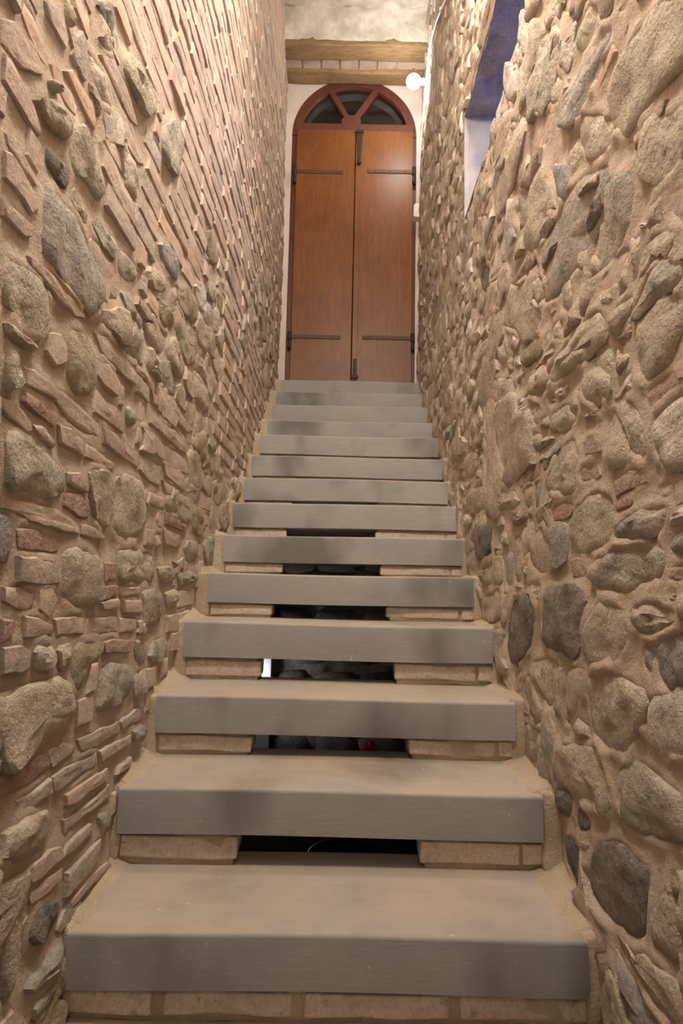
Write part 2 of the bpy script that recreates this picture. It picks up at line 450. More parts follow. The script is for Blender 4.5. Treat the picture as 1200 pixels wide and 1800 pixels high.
TRACE_R = '''
P gn 900,250 1000,60 1100,-40 1210,-60 1210,280 1130,400 1030,510 950,620 870,740 820,700 800,600 800,480
P gr 710,280 800,140 860,100 830,220 760,390 700,560 620,690 560,660 600,540
P or 840,220 845,260 790,400 745,510 725,500 760,390
P be 670,600 760,580 810,640 815,750 760,830 690,860 655,780 650,690
P gn 800,30 690,280 640,230 690,100 740,0
P br 600,60 660,70 640,190 590,240 580,140
P be 480,200 560,110 585,200 540,290 480,260
P wh 370,60 440,40 450,160 420,330 370,200
P wh 290,330 380,330 420,390 330,560 290,480
P be 270,600 350,560 330,700 280,820 230,880
P br 440,620 520,600 530,680 440,850 400,830
P bl 540,880 600,860 610,960 570,1080 540,1030
P gn 1000,600 1100,560 1200,480 1200,700 1100,930 1010,1000 940,950 920,830
P gr 280,830 320,840 330,960 300,1110 260,1130 210,1060
P gn 500,440 560,360 600,420 560,560 500,540
P ro 980,640 1040,560 1080,520 1060,600 960,720 920,790 915,730
P be 640,1030 740,900 730,970 660,1040
P be 600,700 650,690 650,860 600,970 580,860
Q gg 780,40 880,0 900,100 880,280 830,400 740,540 700,560 700,480 740,260
Q dk 740,80 765,90 740,220 690,330 670,340 700,200
Q gr 920,640 1000,520 1060,450 1170,490 1130,590 1000,700 900,790 880,780
Q gn 900,770 1000,690 1120,630 1140,700 1110,900 1060,1030 920,1120 885,1060 880,900
Q be 610,430 660,400 710,470 710,560 660,560 620,500
Q br 790,460 870,390 870,480 810,590 740,640 720,600
Q gn 480,1040 600,870 720,720 760,760 760,880 680,980 560,1090 490,1130
Q gn 660,1000 770,920 780,1050 770,1170 660,1170 650,1090
Q gr 1150,800 1210,740 1210,900 1150,890
Q ro 930,1180 1070,1060 1090,1120 960,1260
Q br 1080,1030 1210,910 1210,1060 1100,1110
Q wh 930,260 990,270 990,300 940,320
Q gr 410,340 500,220 530,260 480,370 400,400
Q yl 350,480 420,400 430,460 380,560 320,620 330,540
Q be 400,570 460,560 470,680 420,720 390,660
Q be 540,600 590,560 600,680 570,780 540,740
Q dk 130,500 190,500 190,600 160,660 130,600
Q be 190,600 240,560 240,660 180,800 140,850 130,790
Q wh 110,980 190,850 190,960 130,1030
Q wh 225,930 270,870 275,970 230,1040
Q wh 340,210 380,150 385,250 350,310
Q dk 460,480 580,280 590,320 520,430 470,530
Q be 100,260 180,230 190,310 130,400 90,350
Q be 380,1100 470,1010 490,1100 440,1190 380,1190
Q yl 380,900 440,860 450,960 380,1050 330,1000
Q br 1060,130 1180,60 1200,200 1140,320 1080,260
R wh 980,400 1060,310 1200,190 1210,180 1210,620 1080,700 1010,620 985,590 970,490
R gn 735,390 790,350 830,430 860,560 855,650 750,700 740,580
R gn 800,330 880,310 930,400 950,500 980,590 920,640 865,600 835,440
R gn 500,560 600,500 620,600 610,720 610,800 530,820 460,780 490,660
R ro 620,660 700,640 720,700 700,730 620,740
R ro 640,530 700,490 735,540 730,580 650,600
R gn 640,200 700,130 770,160 780,270 700,350 640,310
R gn 570,280 635,240 635,350 600,420 570,380
R ro 790,740 860,680 940,670 950,740 860,790 800,820
R ro 800,840 880,800 890,860 800,900
R mv 985,770 1070,750 1070,830 990,840
R br 1080,740 1200,690 1210,810 1080,870
R gr 800,970 900,890 1050,840 1060,920 1030,1020 860,1060 780,1060
R wh 1065,910 1200,860 1210,940 1070,980
R gn 600,870 700,780 770,800 800,920 790,1030 740,1090 620,1120 580,1060 575,950
R ro 485,880 560,850 590,880 570,930 490,950
R gr 480,980 560,940 570,1050 560,1180 480,1200 480,1060
R bl 1060,1040 1110,990 1210,960 1210,1130 1090,1150 1050,1110
R dk 130,980 210,960 215,1130 140,1170
R gn 60,820 160,740 190,860 130,930 60,880
R ro 320,740 380,660 440,640 430,720 340,770
R be 230,820 320,780 350,860 300,900 230,880
R be 360,780 400,750 402,900 365,880
R bl 408,740 440,720 440,880 408,890
R yl 300,920 380,880 390,940 320,980
R gn 370,520 430,480 440,540 400,600 365,570
R gn 480,380 560,320 610,420 540,490 470,480
R gn 260,590 300,540 350,640 300,700 265,660
R be 30,400 60,400 60,480 20,520
R be 200,200 300,180 290,300 210,340
R be 20,660 110,560 150,640 110,720 30,740
R be 390,230 470,110 480,240 440,310 390,290
R wh 300,360 380,260 385,330 310,400
R or 985,640 1030,640 1040,700 1000,745
S gg 690,260 790,200 1000,140 1050,220 1040,370 900,420 730,430 680,340
S dk 460,400 600,370 680,440 660,590 640,790 540,740 460,720 450,560
S gn 720,480 800,470 870,520 880,700 850,800 700,810 665,740 668,600
S gn 885,490 1000,475 1130,520 1140,590 1020,650 920,630 880,570
S bl 1060,660 1210,620 1210,940 1080,950 1020,900 1005,710
S gr 950,690 998,690 1012,900 990,900 940,800
S dk 310,450 400,430 430,520 400,720 340,830 290,800 290,620
S be 180,440 260,400 270,580 180,600 165,520
S ro 580,250 630,240 670,300 660,350 590,340
S be 390,790 470,760 540,800 540,1000 490,1050 440,900
S be 570,840 650,800 660,960 620,1080 580,1060
S gn 670,870 760,840 900,880 1000,960 980,1120 900,1290 770,1270 700,1130 665,960
S wh 1000,970 1100,950 1210,960 1210,1290 1100,1300 990,1230 980,1100
S ro 1060,290 1150,280 1210,290 1210,350 1110,370 1060,340
S gr 270,220 310,210 305,390 275,410
S be 220,220 265,230 265,390 225,380
S be 130,320 218,260 218,380 180,400
S be 312,130 350,130 350,380 312,370
S be 370,140 440,80 470,160 460,340 400,320
S gn 360,880 400,850 440,950 480,1100 430,1140 370,1000
T gn 330,440 450,430 600,440 640,560 690,760 720,900 640,950 540,870 440,780 320,680 310,560
T gg 740,600 870,540 1000,640 1150,780 1200,900 1200,1150 1050,1140 880,1060 770,1000 730,820
T gn 80,270 200,330 260,420 240,680 180,690 60,560 70,400
T dk 300,740 400,760 430,860 390,960 330,920
T dk 440,850 510,890 560,970 530,1060 460,1080 430,960
U dk 540,60 590,-90 700,-120 900,40 960,110 970,400 950,640 870,660 700,500 600,400 560,280 520,180
T dk 345,1060 410,1080 480,1200 500,1350 490,1490 400,1380 350,1250
U gn 980,400 1060,250 1200,400 1200,800 1100,760 980,640
U gr 700,850 800,790 900,900 960,1040 1000,1200 700,1200 680,1020
U gr 950,850 1020,900 1120,1060 1050,1050 960,960
U gn 1090,100 1200,200 1200,380 1110,300 1080,200
'''
BRICKS = {'br', 'ro', 'or', 'mv', 'gb'}

# occupancy grid of one wall -----------------------------------------
CELL = .008; S0, S1_, ZB, ZT = -0.3, 5.24, 0.0, 5.80
NS, NZ = int((S1_ - S0) / CELL) + 1, int((ZT - ZB) / CELL) + 1
def cells(poly):
    p = np.asarray(poly); lo = p.min(0); hi = p.max(0)
    i0, i1 = max(0, int((lo[0] - S0) / CELL)), min(NS, int((hi[0] - S0) / CELL) + 2)
    j0, j1 = max(0, int((lo[1] - ZB) / CELL)), min(NZ, int((hi[1] - ZB) / CELL) + 2)
    if i1 <= i0 or j1 <= j0: return None
    X, Y = np.meshgrid(S0 + np.arange(i0, i1) * CELL, ZB + np.arange(j0, j1) * CELL, indexing='ij')
    ins = np.zeros(X.shape, bool); n = len(p)
    for k in range(n):
        (x1, y1), (x2, y2) = p[k], p[(k + 1) % n]
        if y1 == y2: continue
        c = ((y1 > Y) != (y2 > Y)) & (X < (x2 - x1) * (Y - y1) / (y2 - y1) + x1); ins ^= c
    return i0, i1, j0, j1, ins
def chaikin(p, k=1):
    p = np.asarray(p, float)
    for _ in range(k):
        q = np.roll(p, -1, 0); p = np.stack([.8 * p + .2 * q, .2 * p + .8 * q], 1).reshape(-1, 2)
    return p
def resample(p, n):
    q = np.vstack([p, p[:1]]); d = np.r_[0, np.cumsum(np.hypot(*np.diff(q, axis=0).T))]
    t = np.linspace(0, d[-1], n, endpoint=False)
    return np.stack([np.interp(t, d, q[:, 0]), np.interp(t, d, q[:, 1])], 1)
def blob(w, h, n, sq, jit, r):
    th = np.arange(n) / n * 2 * math.pi + r.rand() * .3
    c, s = np.cos(th), np.sin(th); e = 2 / sq
    x = np.sign(c) * np.abs(c) ** e * w / 2; y = np.sign(s) * np.abs(s) ** e * h / 2
    k = 1 + jit * (r.rand(n) * 2 - 1)
    return np.stack([x * k, y * k], 1)

def stone_geo(side, poly, key, hh, seed, traced):
    brick = key in BRICKS
    p = np.asarray(poly, float)
    if traced and not brick: p = chaikin(p, 1)
    per = np.hypot(*np.diff(np.vstack([p, p[:1]]), axis=0).T).sum()
    if traced or len(p) > 12:
        mx = max(.03, per / 26); q = []
        for a_, b_ in zip(p, np.roll(p, -1, 0)):
            k_ = max(1, int(round(np.hypot(*(b_ - a_)) / mx)))
            q += [a_ + (b_ - a_) * t / k_ for t in range(k_)]
        p = np.array(q)
    n = len(p)
    area2 = (p[:, 0] * np.roll(p[:, 1], -1) - np.roll(p[:, 0], -1) * p[:, 1]).sum()
    if area2 < 0: p = p[::-1]
    p = p + (.0035 if brick else .006) * np.stack([fbm2(p[:, 0] * 40, p[:, 1] * 40, seed), fbm2(p[:, 0] * 40, p[:, 1] * 40, seed + 3)], 1)
    c = (p.min(0) + p.max(0)) / 2; hw = (p.max(0) - p.min(0)) / 2
    if brick: rings = [(-.001, -.03), (0, hh - .004), (.003, hh - .0005), (.016, hh), (.04, hh * 1.02)]
    elif side < 0: rings = [(-.001, -.03), (0, hh - .007), (.005, hh - .002), (.022, hh), (.05, hh * 1.04)]
    else: rings = [(-.001, -.03), (0, hh - .007), (.007, hh - .003), (.024, hh), (.055, hh * 1.03)]
    if min(hw) > .07: rings += [(.085, hh * 1.04)]
    V = []; rs = np.random.RandomState(seed); tilt = (rs.rand(2) - .5) * (.04 if brick else .10)
    rough = .0025 if brick else .009
    for d, h in rings:
        f = np.maximum(1 - d / np.maximum(hw, 1e-3), .35 if d > .02 else .6)
        q = c + (p - c) * f
        hgt = np.full(n, h)
        if d >= 0:
            nz = fbm2(q[:, 0] * 15, q[:, 1] * 15, seed * .13, 3) * rough * (1 if d > 0 else .7)
            hgt = hgt + nz + np.clip((q - c) @ tilt, -.005, .005)
        V.append(wall_point(side, q[:, 0], q[:, 1], hgt))
    hc = hh * 1.04 + (rs.rand() - .4) * rough
    V.append(wall_point(side, c[None, 0], c[None, 1], np.array([hc])))
    V = np.concatenate(V); F = []
    R = len(rings)
    for r in range(R - 1):
        for k in range(n):
            a, b2 = r * n + k, r * n + (k + 1) % n
            F.append((a, b2, b2 + n, a + n) if side > 0 else (a, a + n, b2 + n, b2))
    for k in range(n):
        a, b2 = (R - 1) * n + k, (R - 1) * n + (k + 1) % n
        F.append((a, b2, R * n) if side > 0 else (a, R * n, b2))
    # outward = into the well: left wall +X, right wall -X
    F = [f[::-1] for f in F]
    return V, F, p
def blur(a, n):
    for ax in (0, 1):
        k = np.cumsum(np.concatenate([np.zeros_like(a.take([0], ax)), a], ax), ax)
        L = a.shape[ax]; hi = np.clip(np.arange(L) + n + 1, 0, L); lo = np.clip(np.arange(L) - n, 0, L)
        a = (k.take(hi, ax) - k.take(lo, ax)) / (hi - lo).reshape((-1, 1) if ax == 0 else (1, -1))
    return a
def rect(s0, s1, z0, z1, r, j):
    n = max(1, int((s1 - s0) / .055)); t = np.linspace(s0, s1, n + 1)
    P = [(x, z0) for x in t] + [(s1, (z0 + z1) / 2)] + [(x, z1) for x in t[::-1]] + [(s0, (z0 + z1) / 2)]
    P = np.array(P); P = P + (r.rand(*P.shape) - .5) * (j * 1.6, j)
    return P
def voronoi_fill(r, freemask, spacing, aspect, margin, minarea):
    """split the free part of the wall into close-fitting rubble cells -> list of outlines"""
    ii, jj = np.nonzero(freemask)
    if len(ii) == 0: return []
    S_, Z_ = ii * CELL, jj * CELL
    # jittered seeds on a staggered grid
    seeds = []
    z = 0; row = 0
    while z < NZ * CELL:
        h = spacing * r.uniform(.75, 1.3); s = (row % 2) * spacing * aspect / 2 + r.uniform(-.05, .05)
        while s < NS * CELL:
            w = spacing * aspect * r.uniform(.5, 1.5); seeds.append((s + w / 2, z + h / 2 + r.uniform(-.25, .25) * h)); s += w
        z += h; row += 1
    seeds = np.array(seeds); si = np.clip((seeds / CELL).astype(int), 0, [NS - 1, NZ - 1])
    seeds = seeds[freemask[si[:, 0], si[:, 1]]]
    best = np.full(len(ii), 1e9); own = np.zeros(len(ii), int)
    G = np.full((NS, NZ), 1e9); O = np.full((NS, NZ), -1)
    R = spacing * aspect * 1.6
    for k, (a, b) in enumerate(seeds):
        i0, i1 = max(0, int((a - R) / CELL)), min(NS, int((a + R) / CELL)); j0, j1 = max(0, int((b - R) / CELL)), min(NZ, int((b + R) / CELL))
        di = (np.arange(i0, i1) * CELL - a)[:, None] / aspect; dj = (np.arange(j0, j1) * CELL - b)[None]
        d = np.abs(di) ** 2.6 + np.abs(dj) ** 2.6
        m = d < G[i0:i1, j0:j1]; G[i0:i1, j0:j1][m] = d[m]; O[i0:i1, j0:j1][m] = k
    own = O[ii, jj]; order = np.argsort(own, kind='stable'); own = own[order]; S_, Z_ = S_[order], Z_[order]
    cuts = np.searchsorted(own, np.arange(len(seeds) + 1)); out = []
    for k in range(len(seeds)):
        a, b = cuts[k], cuts[k + 1]
        if (b - a) * CELL * CELL < minarea: continue
        x, y = S_[a:b], Z_[a:b]; cx, cy = x.mean(), y.mean(); ex, ey = max(x.std(), .01), max(y.std(), .01)
        if min(x.max() - x.min(), y.max() - y.min()) < .035: continue
        if (b - a) * CELL * CELL < .38 * (x.max() - x.min()) * (y.max() - y.min()): continue
        n = 14; th = np.arctan2((y - cy) / ey, (x - cx) / ex); rad = np.hypot((x - cx) / ex, (y - cy) / ey)
        bn = ((th + math.pi) / (2 * math.pi) * n).astype(int) % n; pr = np.zeros(n)
        np.maximum.at(pr, bn, rad)
        if (pr < .2).sum() > 3: continue
        pr = np.where(pr < .2, np.median(pr), pr)
        tc = (np.arange(n) + .5) / n * 2 * math.pi - math.pi
        P = np.stack([cx + pr * ex * np.cos(tc), cy + pr * ey * np.sin(tc)], 1)
        c = (P.min(0) + P.max(0)) / 2; hw = (P.max(0) - P.min(0)) / 2
        mg = margin * r.uniform(.6, 1.6)
        out.append(c + (P - c) * np.maximum(1 - mg / hw, .55) + (S0, ZB))
    return out

def build_wall(side, trace, wall_name, label):
    r = np.random.RandomState(11 if side < 0 else 23)
    occ = np.zeros((NS, NZ), bool); free = np.ones((NS, NZ), bool)
    SS, ZZ = np.meshgrid(S0 + np.arange(NS) * CELL, ZB + np.arange(NZ) * CELL, indexing='ij')
    free &= (ZZ > stair_z(SS) - .10) | (SS < Y1)
    free &= ZZ < ceil_z(SS) - .03
    free &= SS < (5.215 if side < 0 else 5.20)
    if side > 0: free &= ~((SS > NY0 - .03) & (SS < NY1 + .02) & (ZZ > NZ0 - .02) & (ZZ < NZ1 + .03))
    block = ~free
    stones = []
    def put(poly, key, margin, force=False, seed=0, hh=None):
        c = cells(poly)
        if c is None: return False
        i0, i1, j0, j1, ins = c
        if not ins.any(): return False
        if not force and ((occ[i0:i1, j0:j1] | block[i0:i1, j0:j1]) & ins).any(): return False
        p = np.asarray(poly); cc = (p.min(0) + p.max(0)) / 2; hw = (p.max(0) - p.min(0)) / 2
        g = cells(cc + (p - cc) * (1 + margin / np.maximum(hw, .01)))
        occ[g[0]:g[1], g[2]:g[3]] |= g[4]
        stones.append((p, key, hh)); return True
    for line in trace.strip().splitlines():
        a = line.split(); ox, oy, zm = TILE[a[0]]
        pts = [tuple(map(float, q.split(','))) for q in a[2:]]
        poly = [onto_wall(side, ox + x / zm, oy + y / zm) for x, y in pts]
        put(poly, a[1], .009, True, hh=(r.uniform(.009, .017) if a[1] in BRICKS else r.uniform(.012, .024)))
    ntr = len(stones)
    # courses of brick and rubble where nothing was traced
    if side < 0:
        mixk = ['gn', 'gg', 'be', 'gn', 'be', 'be', 'wh', 'be', 'gn', 'gr', 'yl', 'be']; bk = ['br'] * 7 + ['gb', 'mv', 'or', 'gb']
        # rubble patches between the brick courses
        zone = (fbm2(SS * 1.3, ZZ * 2.2, 3, 2) > .26) & (ZZ < .9 + .55 * SS)
        for P in voronoi_fill(r, ~occ & free & zone, .105, 1.7, .008, .0016):
            c = cells(P)
            if c is None: continue
            g = c; occ[g[0]:g[1], g[2]:g[3]] |= g[4]
            stones.append((P, mixk[r.randint(len(mixk))], r.uniform(.010, .021)))
        z = .03
        while z < 5.75:
            bh = r.uniform(.046, .060); i = max(0, int((.35 - S0) / CELL)); j0, j1 = int((z - ZB) / CELL), min(NZ - 1, int((z + bh - ZB) / CELL))
            colfree = ~(occ | block)[:, j0:j1 + 1].any(1) if j1 > j0 else np.zeros(NS, bool)
            while i < NS - 4:
                if not colfree[i]: i += 1; continue
                e = i
                while e < NS and colfree[e]: e += 1
                s0, s1 = S0 + i * CELL, S0 + (e - 1) * CELL
                while s1 - s0 > .035:
                    w = r.uniform(.15, .30)
                    if s1 - s0 - w < .05: w = s1 - s0
                    if w > .34: w = (s1 - s0) / 2
                    t = r.uniform(-.004, .004)
                    P = rect(s0 + .003, s0 + w - .006, z + t, z + bh - .002 + t, r, .005)
                    stones.append((P, bk[r.randint(len(bk))], r.uniform(.008, .019))); s0 += w + .004
                i = e
            g0 = j0; occ[:, j0:j1 + 1] |= colfree[:, None]
            z += bh + .013
        for P in voronoi_fill(r, ~occ & free, .05, 1.8, .005, .0009):
            stones.append((P, ['be', 'br', 'gn', 'gb'][r.randint(4)], r.uniform(.009, .018)))
    else:
        mixk = ['be', 'gn', 'be', 'gg', 'be', 'gn', 'be', 'wh', 'be', 'gn', 'wh', 'be', 'gr', 'be']
        big = fbm2(SS * 1.5, ZZ * 1.8, 31, 2) > .0
        for zone, sp in ((big, .15), (~big, .095), (big | True, .058)):
            for P in voronoi_fill(r, ~occ & free & zone, sp, 1.45, .010, .002):
                c = cells(P)
                if c is None: continue
                occ[c[0]:c[1], c[2]:c[3]] |= c[4]
                stones.append((P, mixk[r.randint(len(mixk))], r.uniform(.014, .034) if sp > .06 else r.uniform(.012, .022)))
    # mortar bed ------------------------------------------------------
    Hm = np.zeros((NS, NZ)); Om = np.zeros((NS, NZ))
    for (p, key, hh) in stones:
        c = cells(p)
        if c is None: continue
        Hm[c[0]:c[1], c[2]:c[3]][c[4]] = hh; Om[c[0]:c[1], c[2]:c[3]][c[4]] = 1
    w_ = blur(blur(Om, 2), 2); Hs = blur(blur(Hm, 2), 2) / np.maximum(w_, .05); bb0 = np.clip(w_ * 1.3, 0, 1)
    inner = blur(Om, 1) > .99
    n1 = fbm2(SS[::2, ::2] * 9, ZZ[::2, ::2] * 9, 5 + side, 3); nz_ = np.repeat(np.repeat(n1, 2, 0), 2, 1)[:NS, :NZ]; nz_ = blur(nz_, 1)
    fine = fbm2(SS * 60, ZZ * 60, 9 + side, 2) * .0016
    if side < 0: hm = .001 + bb0 * Hs * np.clip(.76 + .52 * nz_, -.1, .98) + fine
    else: hm = .004 + bb0 * Hs * np.clip(.82 + .35 * nz_, .3, .99) + fine * 1.4 + .003 * nz_
    hm = blur(np.where(inner, np.minimum(hm, Hm - .014), hm), 1)
    Vs, Qs, off = [], [], 0
    for (sa, sb, st) in ((-.3, .56, 2), (.55, 2.46, 1), (2.44, 5.24, 2)):
        i0, i1 = int(round((sa - S0) / CELL)), min(NS, int(round((sb - S0) / CELL)) + 1)
        ss, zz, hx = SS[i0:i1:st, ::st], ZZ[i0:i1:st, ::st], hm[i0:i1:st, ::st]
        P = wall_point(side, ss, zz, hx); a, b = ss.shape
        idx = np.arange(a * b).reshape(a, b); q = np.stack([idx[:-1, :-1], idx[1:, :-1], idx[1:, 1:], idx[:-1, 1:]], -1)
        sc, zc = ss[:-1, :-1] + .008, zz[:-1, :-1] + .008
        keep = zc < ceil_z(sc) + .06
        if st == 1: keep &= zc < 1.05 + 1.22 * sc + .5
        keep &= (zc > stair_z(sc) - .50) | (sc < Y1)
        if side > 0: keep &= ~((sc > NY0) & (sc < NY1) & (zc > NZ0) & (zc < NZ1))
        q = q[keep]; used = np.unique(q); remap = np.zeros(a * b, int); remap[used] = np.arange(len(used))
        Vs.append(P.reshape(-1, 3)[used]); Qs.append(remap[q] + off); off += len(used)
        if st == 1:   # coarser part of the same bay above
            P = P[::4, ::4]; a, b = P.shape[:2]; s4, z4 = ss[::4, ::4], zz[::4, ::4]
            idx = np.arange(a * b).reshape(a, b); q = np.stack([idx[:-1, :-1], idx[1:, :-1], idx[1:, 1:], idx[:-1, 1:]], -1)
            sc, zc = s4[:-1, :-1] + .016, z4[:-1, :-1] + .016
            keep = (zc < ceil_z(sc) + .08) & (zc > 1.05 + 1.22 * sc + .46)
            if side > 0: keep &= ~((sc > NY0 - .03) & (sc < NY1 + .03) & (zc > NZ0 - .03) & (zc < NZ1 + .03))
            Vs.append(P.reshape(-1, 3)); Qs.append(q[keep] + off); off += a * b
    V = np.concatenate(Vs); q = np.concatenate(Qs)
    if side > 0: q = q[:, ::-1]
    org = np.array([float(xl(2.5) if side < 0 else xr(2.5)), 2.5, 0.0])
    me = bpy.data.meshes.new(wall_name)
    me.vertices.add(len(V)); me.vertices.foreach_set('co', (V - org).astype(np.float32).ravel())
    me.loops.add(q.size); me.loops.foreach_set('vertex_index', q.astype(np.int32).ravel())
    me.polygons.add(len(q)); me.polygons.foreach_set('loop_start', np.arange(0, q.size, 4, dtype=np.int32))
    me.polygons.foreach_set('loop_total', np.full(len(q), 4, np.int32)); me.polygons.foreach_set('use_smooth', np.ones(len(q), bool))
    me.materials.append(MAT['mortar']); me.update(calc_edges=True); me.validate()
    wall = link(wall_name, me, None, org); tag(wall, label, 'wall', 'structure')
    # stones ----------------------------------------------------------
    geo = []
    for k, (p, key, hh) in enumerate(stones):
        V, F, out = stone_geo(side, p, key, hh, k * 3 + 1, k < ntr)
        px = project(wall_point(side, out[:, 0], out[:, 1], np.zeros(len(out))))
        x, y = np.clip(px[:, 0], 0, 1200), np.clip(px[:, 1], 0, 1800)
        ar = abs((x * np.roll(y, -1) - np.roll(x, -1) * y).sum()) / 2
        if out[:, 0].mean() < .15: ar = 0
        geo.append((ar, V, F, key))
    geo.sort(key=lambda g: -g[0])
    cnt = {'brick': 0, 'stone': 0}; rest = []
    for ar, V, F, key in geo:
        nm = 'brick' if key in BRICKS else 'stone'
        if cnt[nm] < 300 and ar > 40:
            cnt[nm] += 1; mk(nm, V, F, MAT[key], wall, smooth=True, sharp=.75)
        else: rest.append((V, F, key))
    if rest:
        VV, FF, MI, o = [], [], [], 0
        for V, F, key in rest:
            VV.append(V); FF += [tuple(i + o for i in f) for f in F]; MI += [KEYS.index(key)] * len(F); o += len(V)
        st = mk('rubble_stones', np.concatenate(VV), FF, None, wall, smooth=True, mats=[MAT[k] for k in KEYS], midx=MI, sharp=.75)
        st['kind'] = 'stuff'
    print(wall_name, 'traced', ntr, 'all', len(stones), cnt, 'rest', len(rest))
    return wall
wall_l = build_wall(-1, TRACE_L, 'wall_left', 'tall left stairwell wall of pink brick courses and rubble in lime mortar')
wall_r = build_wall(1, TRACE_R, 'wall_right', 'right stairwell wall of bulging rubble stone with smeared lime mortar')

# ------------------------------------------------------------------ shell around the well
def rough_sheet(name, pts_fn, nu, nv, mat, amp, freq, parent=None, label=None, kind='structure'):
    u, v = np.meshgrid(np.linspace(0, 1, nu), np.linspace(0, 1, nv), indexing='ij')
    P, Nn = pts_fn(u, v); P = P + Nn * (fbm3(P * freq, 4) * amp)[..., None]
    idx = np.arange(nu * nv).reshape(nu, nv); q = np.stack([idx[:-1, :-1], idx[1:, :-1], idx[1:, 1:], idx[:-1, 1:]], -1).reshape(-1, 4)
    o = mk(name, P.reshape(-1, 3), q, mat, parent, smooth=True)
    if parent is None: tag(o, label, 'wall' if 'wall' in name else name.split('_')[0], kind)
    return o
def quadfn(a, b, c, d):
    a, b, c, d = map(lambda t: np.array(t, float), (a, b, c, d)); n = np.cross(b - a, d - a); n /= np.linalg.norm(n)
    def f(u, v):
        u, v = u[..., None], v[..., None]
        return a * (1 - u) * (1 - v) + b * u * (1 - v) + c * u * v + d * (1 - u) * v, np.broadcast_to(n, u.shape[:-1] + (3,))
    return f
def plainbox(name, lo, hi, mat, label, cat, kind='structure', parent=None):
    o = bmobj(name, box_bm(lo, hi), mat, parent)
    if parent is None: tag(o, label, cat, kind)
    return o
ceiling = rough_sheet('ceiling', quadfn((-.75, -.3, 3.53), (.85, -.3, 3.53), (.85, 4.85, 5.79), (-.75, 4.85, 5.79)), 40, 120, MAT['whitewash'], .03, 6, None,
                      'rough whitewashed stone ceiling sloping up over the stairs')
rough_sheet('lintel_face', quadfn((-.70, 4.70, 5.82), (.80, 4.70, 5.82), (.80, 4.80, 5.505), (-.70, 4.80, 5.505)), 90, 30, MAT['whitewash'], .010, 9, ceiling)
plainbox('roof_masonry', (-.95, 4.3, 5.95), (1.15, 5.6, 6.2), MAT['mortar'], 'masonry above the door end', 'ceiling')
plainbox('floor', (-1.6, -2.4, -.12), (1.6, 5.6, 0), MAT['dirt'], 'dark earth floor below the stairs', 'floor')
plainbox('wall_under_door', (-.9, YD + .03, 0), (1.1, YD + .2, DZ_SILL), MAT['mortar'], 'masonry below the door sill behind the top step', 'wall')
plainbox('wall_front', (-1.6, -2.5, 0), (1.6, -2.4, 3.7), MAT['mortar'], 'plain wall of the lower room behind the viewer', 'wall')
plainbox('wall_room_left', (-1.6, -2.4, 0), (-1.5, -.28, 3.7), MAT['mortar'], 'left wall of the lower room', 'wall')
plainbox('wall_room_right', (1.5, -2.4, 0), (1.6, -.28, 3.7), MAT['mortar'], 'right wall of the lower room', 'wall')
plainbox('ceiling_room', (-1.6, -2.5, 3.6), (1.6, -.2, 3.72), MAT['mortar'], 'ceiling of the lower room', 'ceiling')
plainbox('wall_return_left', (-1.6, -.36, 0), (-.56, -.26, 3.7), MAT['mortar'], 'short return wall left of the stair opening', 'wall')
plainbox('wall_return_right', (.53, -.36, 0), (1.6, -.26, 3.7), MAT['mortar'], 'short return wall right of the stair opening', 'wall')
# masonry behind the two faced walls, so no sky leaks in
plainbox('wall_core_left', (-.95, -.3, 0), (-.66, 5.6, 6.2), MAT['mortar'], 'core of the left wall', 'wall')
def corebox(lo, hi): return box_bm(lo, hi)
XO = 1.15
for nm, lo, hi in (('wall_core_right', (.72, -.3, 0), (XO, 5.6, NZ0 - .12)), ('wall_core_right_top', (.72, -.3, NZ1 + .10), (XO, 5.6, 6.2)),
                   ('wall_core_right_far', (.72, NY1 + .06, NZ0 - .12), (XO, 5.6, NZ1 + .10)), ('wall_core_right_near', (.72, -.3, NZ0 - .12), (XO, NY0 - .06, NZ1 + .10))):
    plainbox(nm, lo, hi, MAT['mortar'], 'core of the right wall ' + {'wall_core_right': 'below the niche', 'wall_core_right_top': 'above the niche', 'wall_core_right_far': 'beyond the niche', 'wall_core_right_near': 'before the niche'}[nm], 'wall')

# window niche in the right wall
win = tag(empty('window_1', (.6, (NY0 + NY1) / 2, NZ0)), 'high window niche in the right wall with blue dusk light on its stone soffit', 'window', 'structure')
xin = .56
rough_sheet('jamb', quadfn((xin, NY1, NZ0 - .03), (xin, NY1, NZ1 + .03), (XO + .02, NY1 + .03, NZ1 + .03), (XO + .02, NY1 + .03, NZ0 - .03)), 30, 30, MAT['nicheplaster'], .006, 8, win)
rough_sheet('jamb', quadfn((xin, NY0, NZ0 - .03), (XO + .02, NY0 - .03, NZ0 - .03), (XO + .02, NY0 - .03, NZ1 + .03), (xin, NY0, NZ1 + .03)), 20, 20, MAT['nicheplaster'], .006, 8, win)
rough_sheet('soffit', quadfn((xin, NY0 - .02, NZ1), (XO + .02, NY0 - .02, NZ1 + .06), (XO + .02, NY1 + .03, NZ1 + .06), (xin, NY1 + .03, NZ1)), 40, 70, MAT['outerstone'], .016, 9, win)
rough_sheet('sill', quadfn((xin, NY0 - .02, NZ0), (xin, NY1 + .03, NZ0), (XO + .02, NY1 + .03, NZ0 - .02), (XO + .02, NY0 - .02, NZ0 - .02)), 30, 50, MAT['mortar'], .008, 9, win)

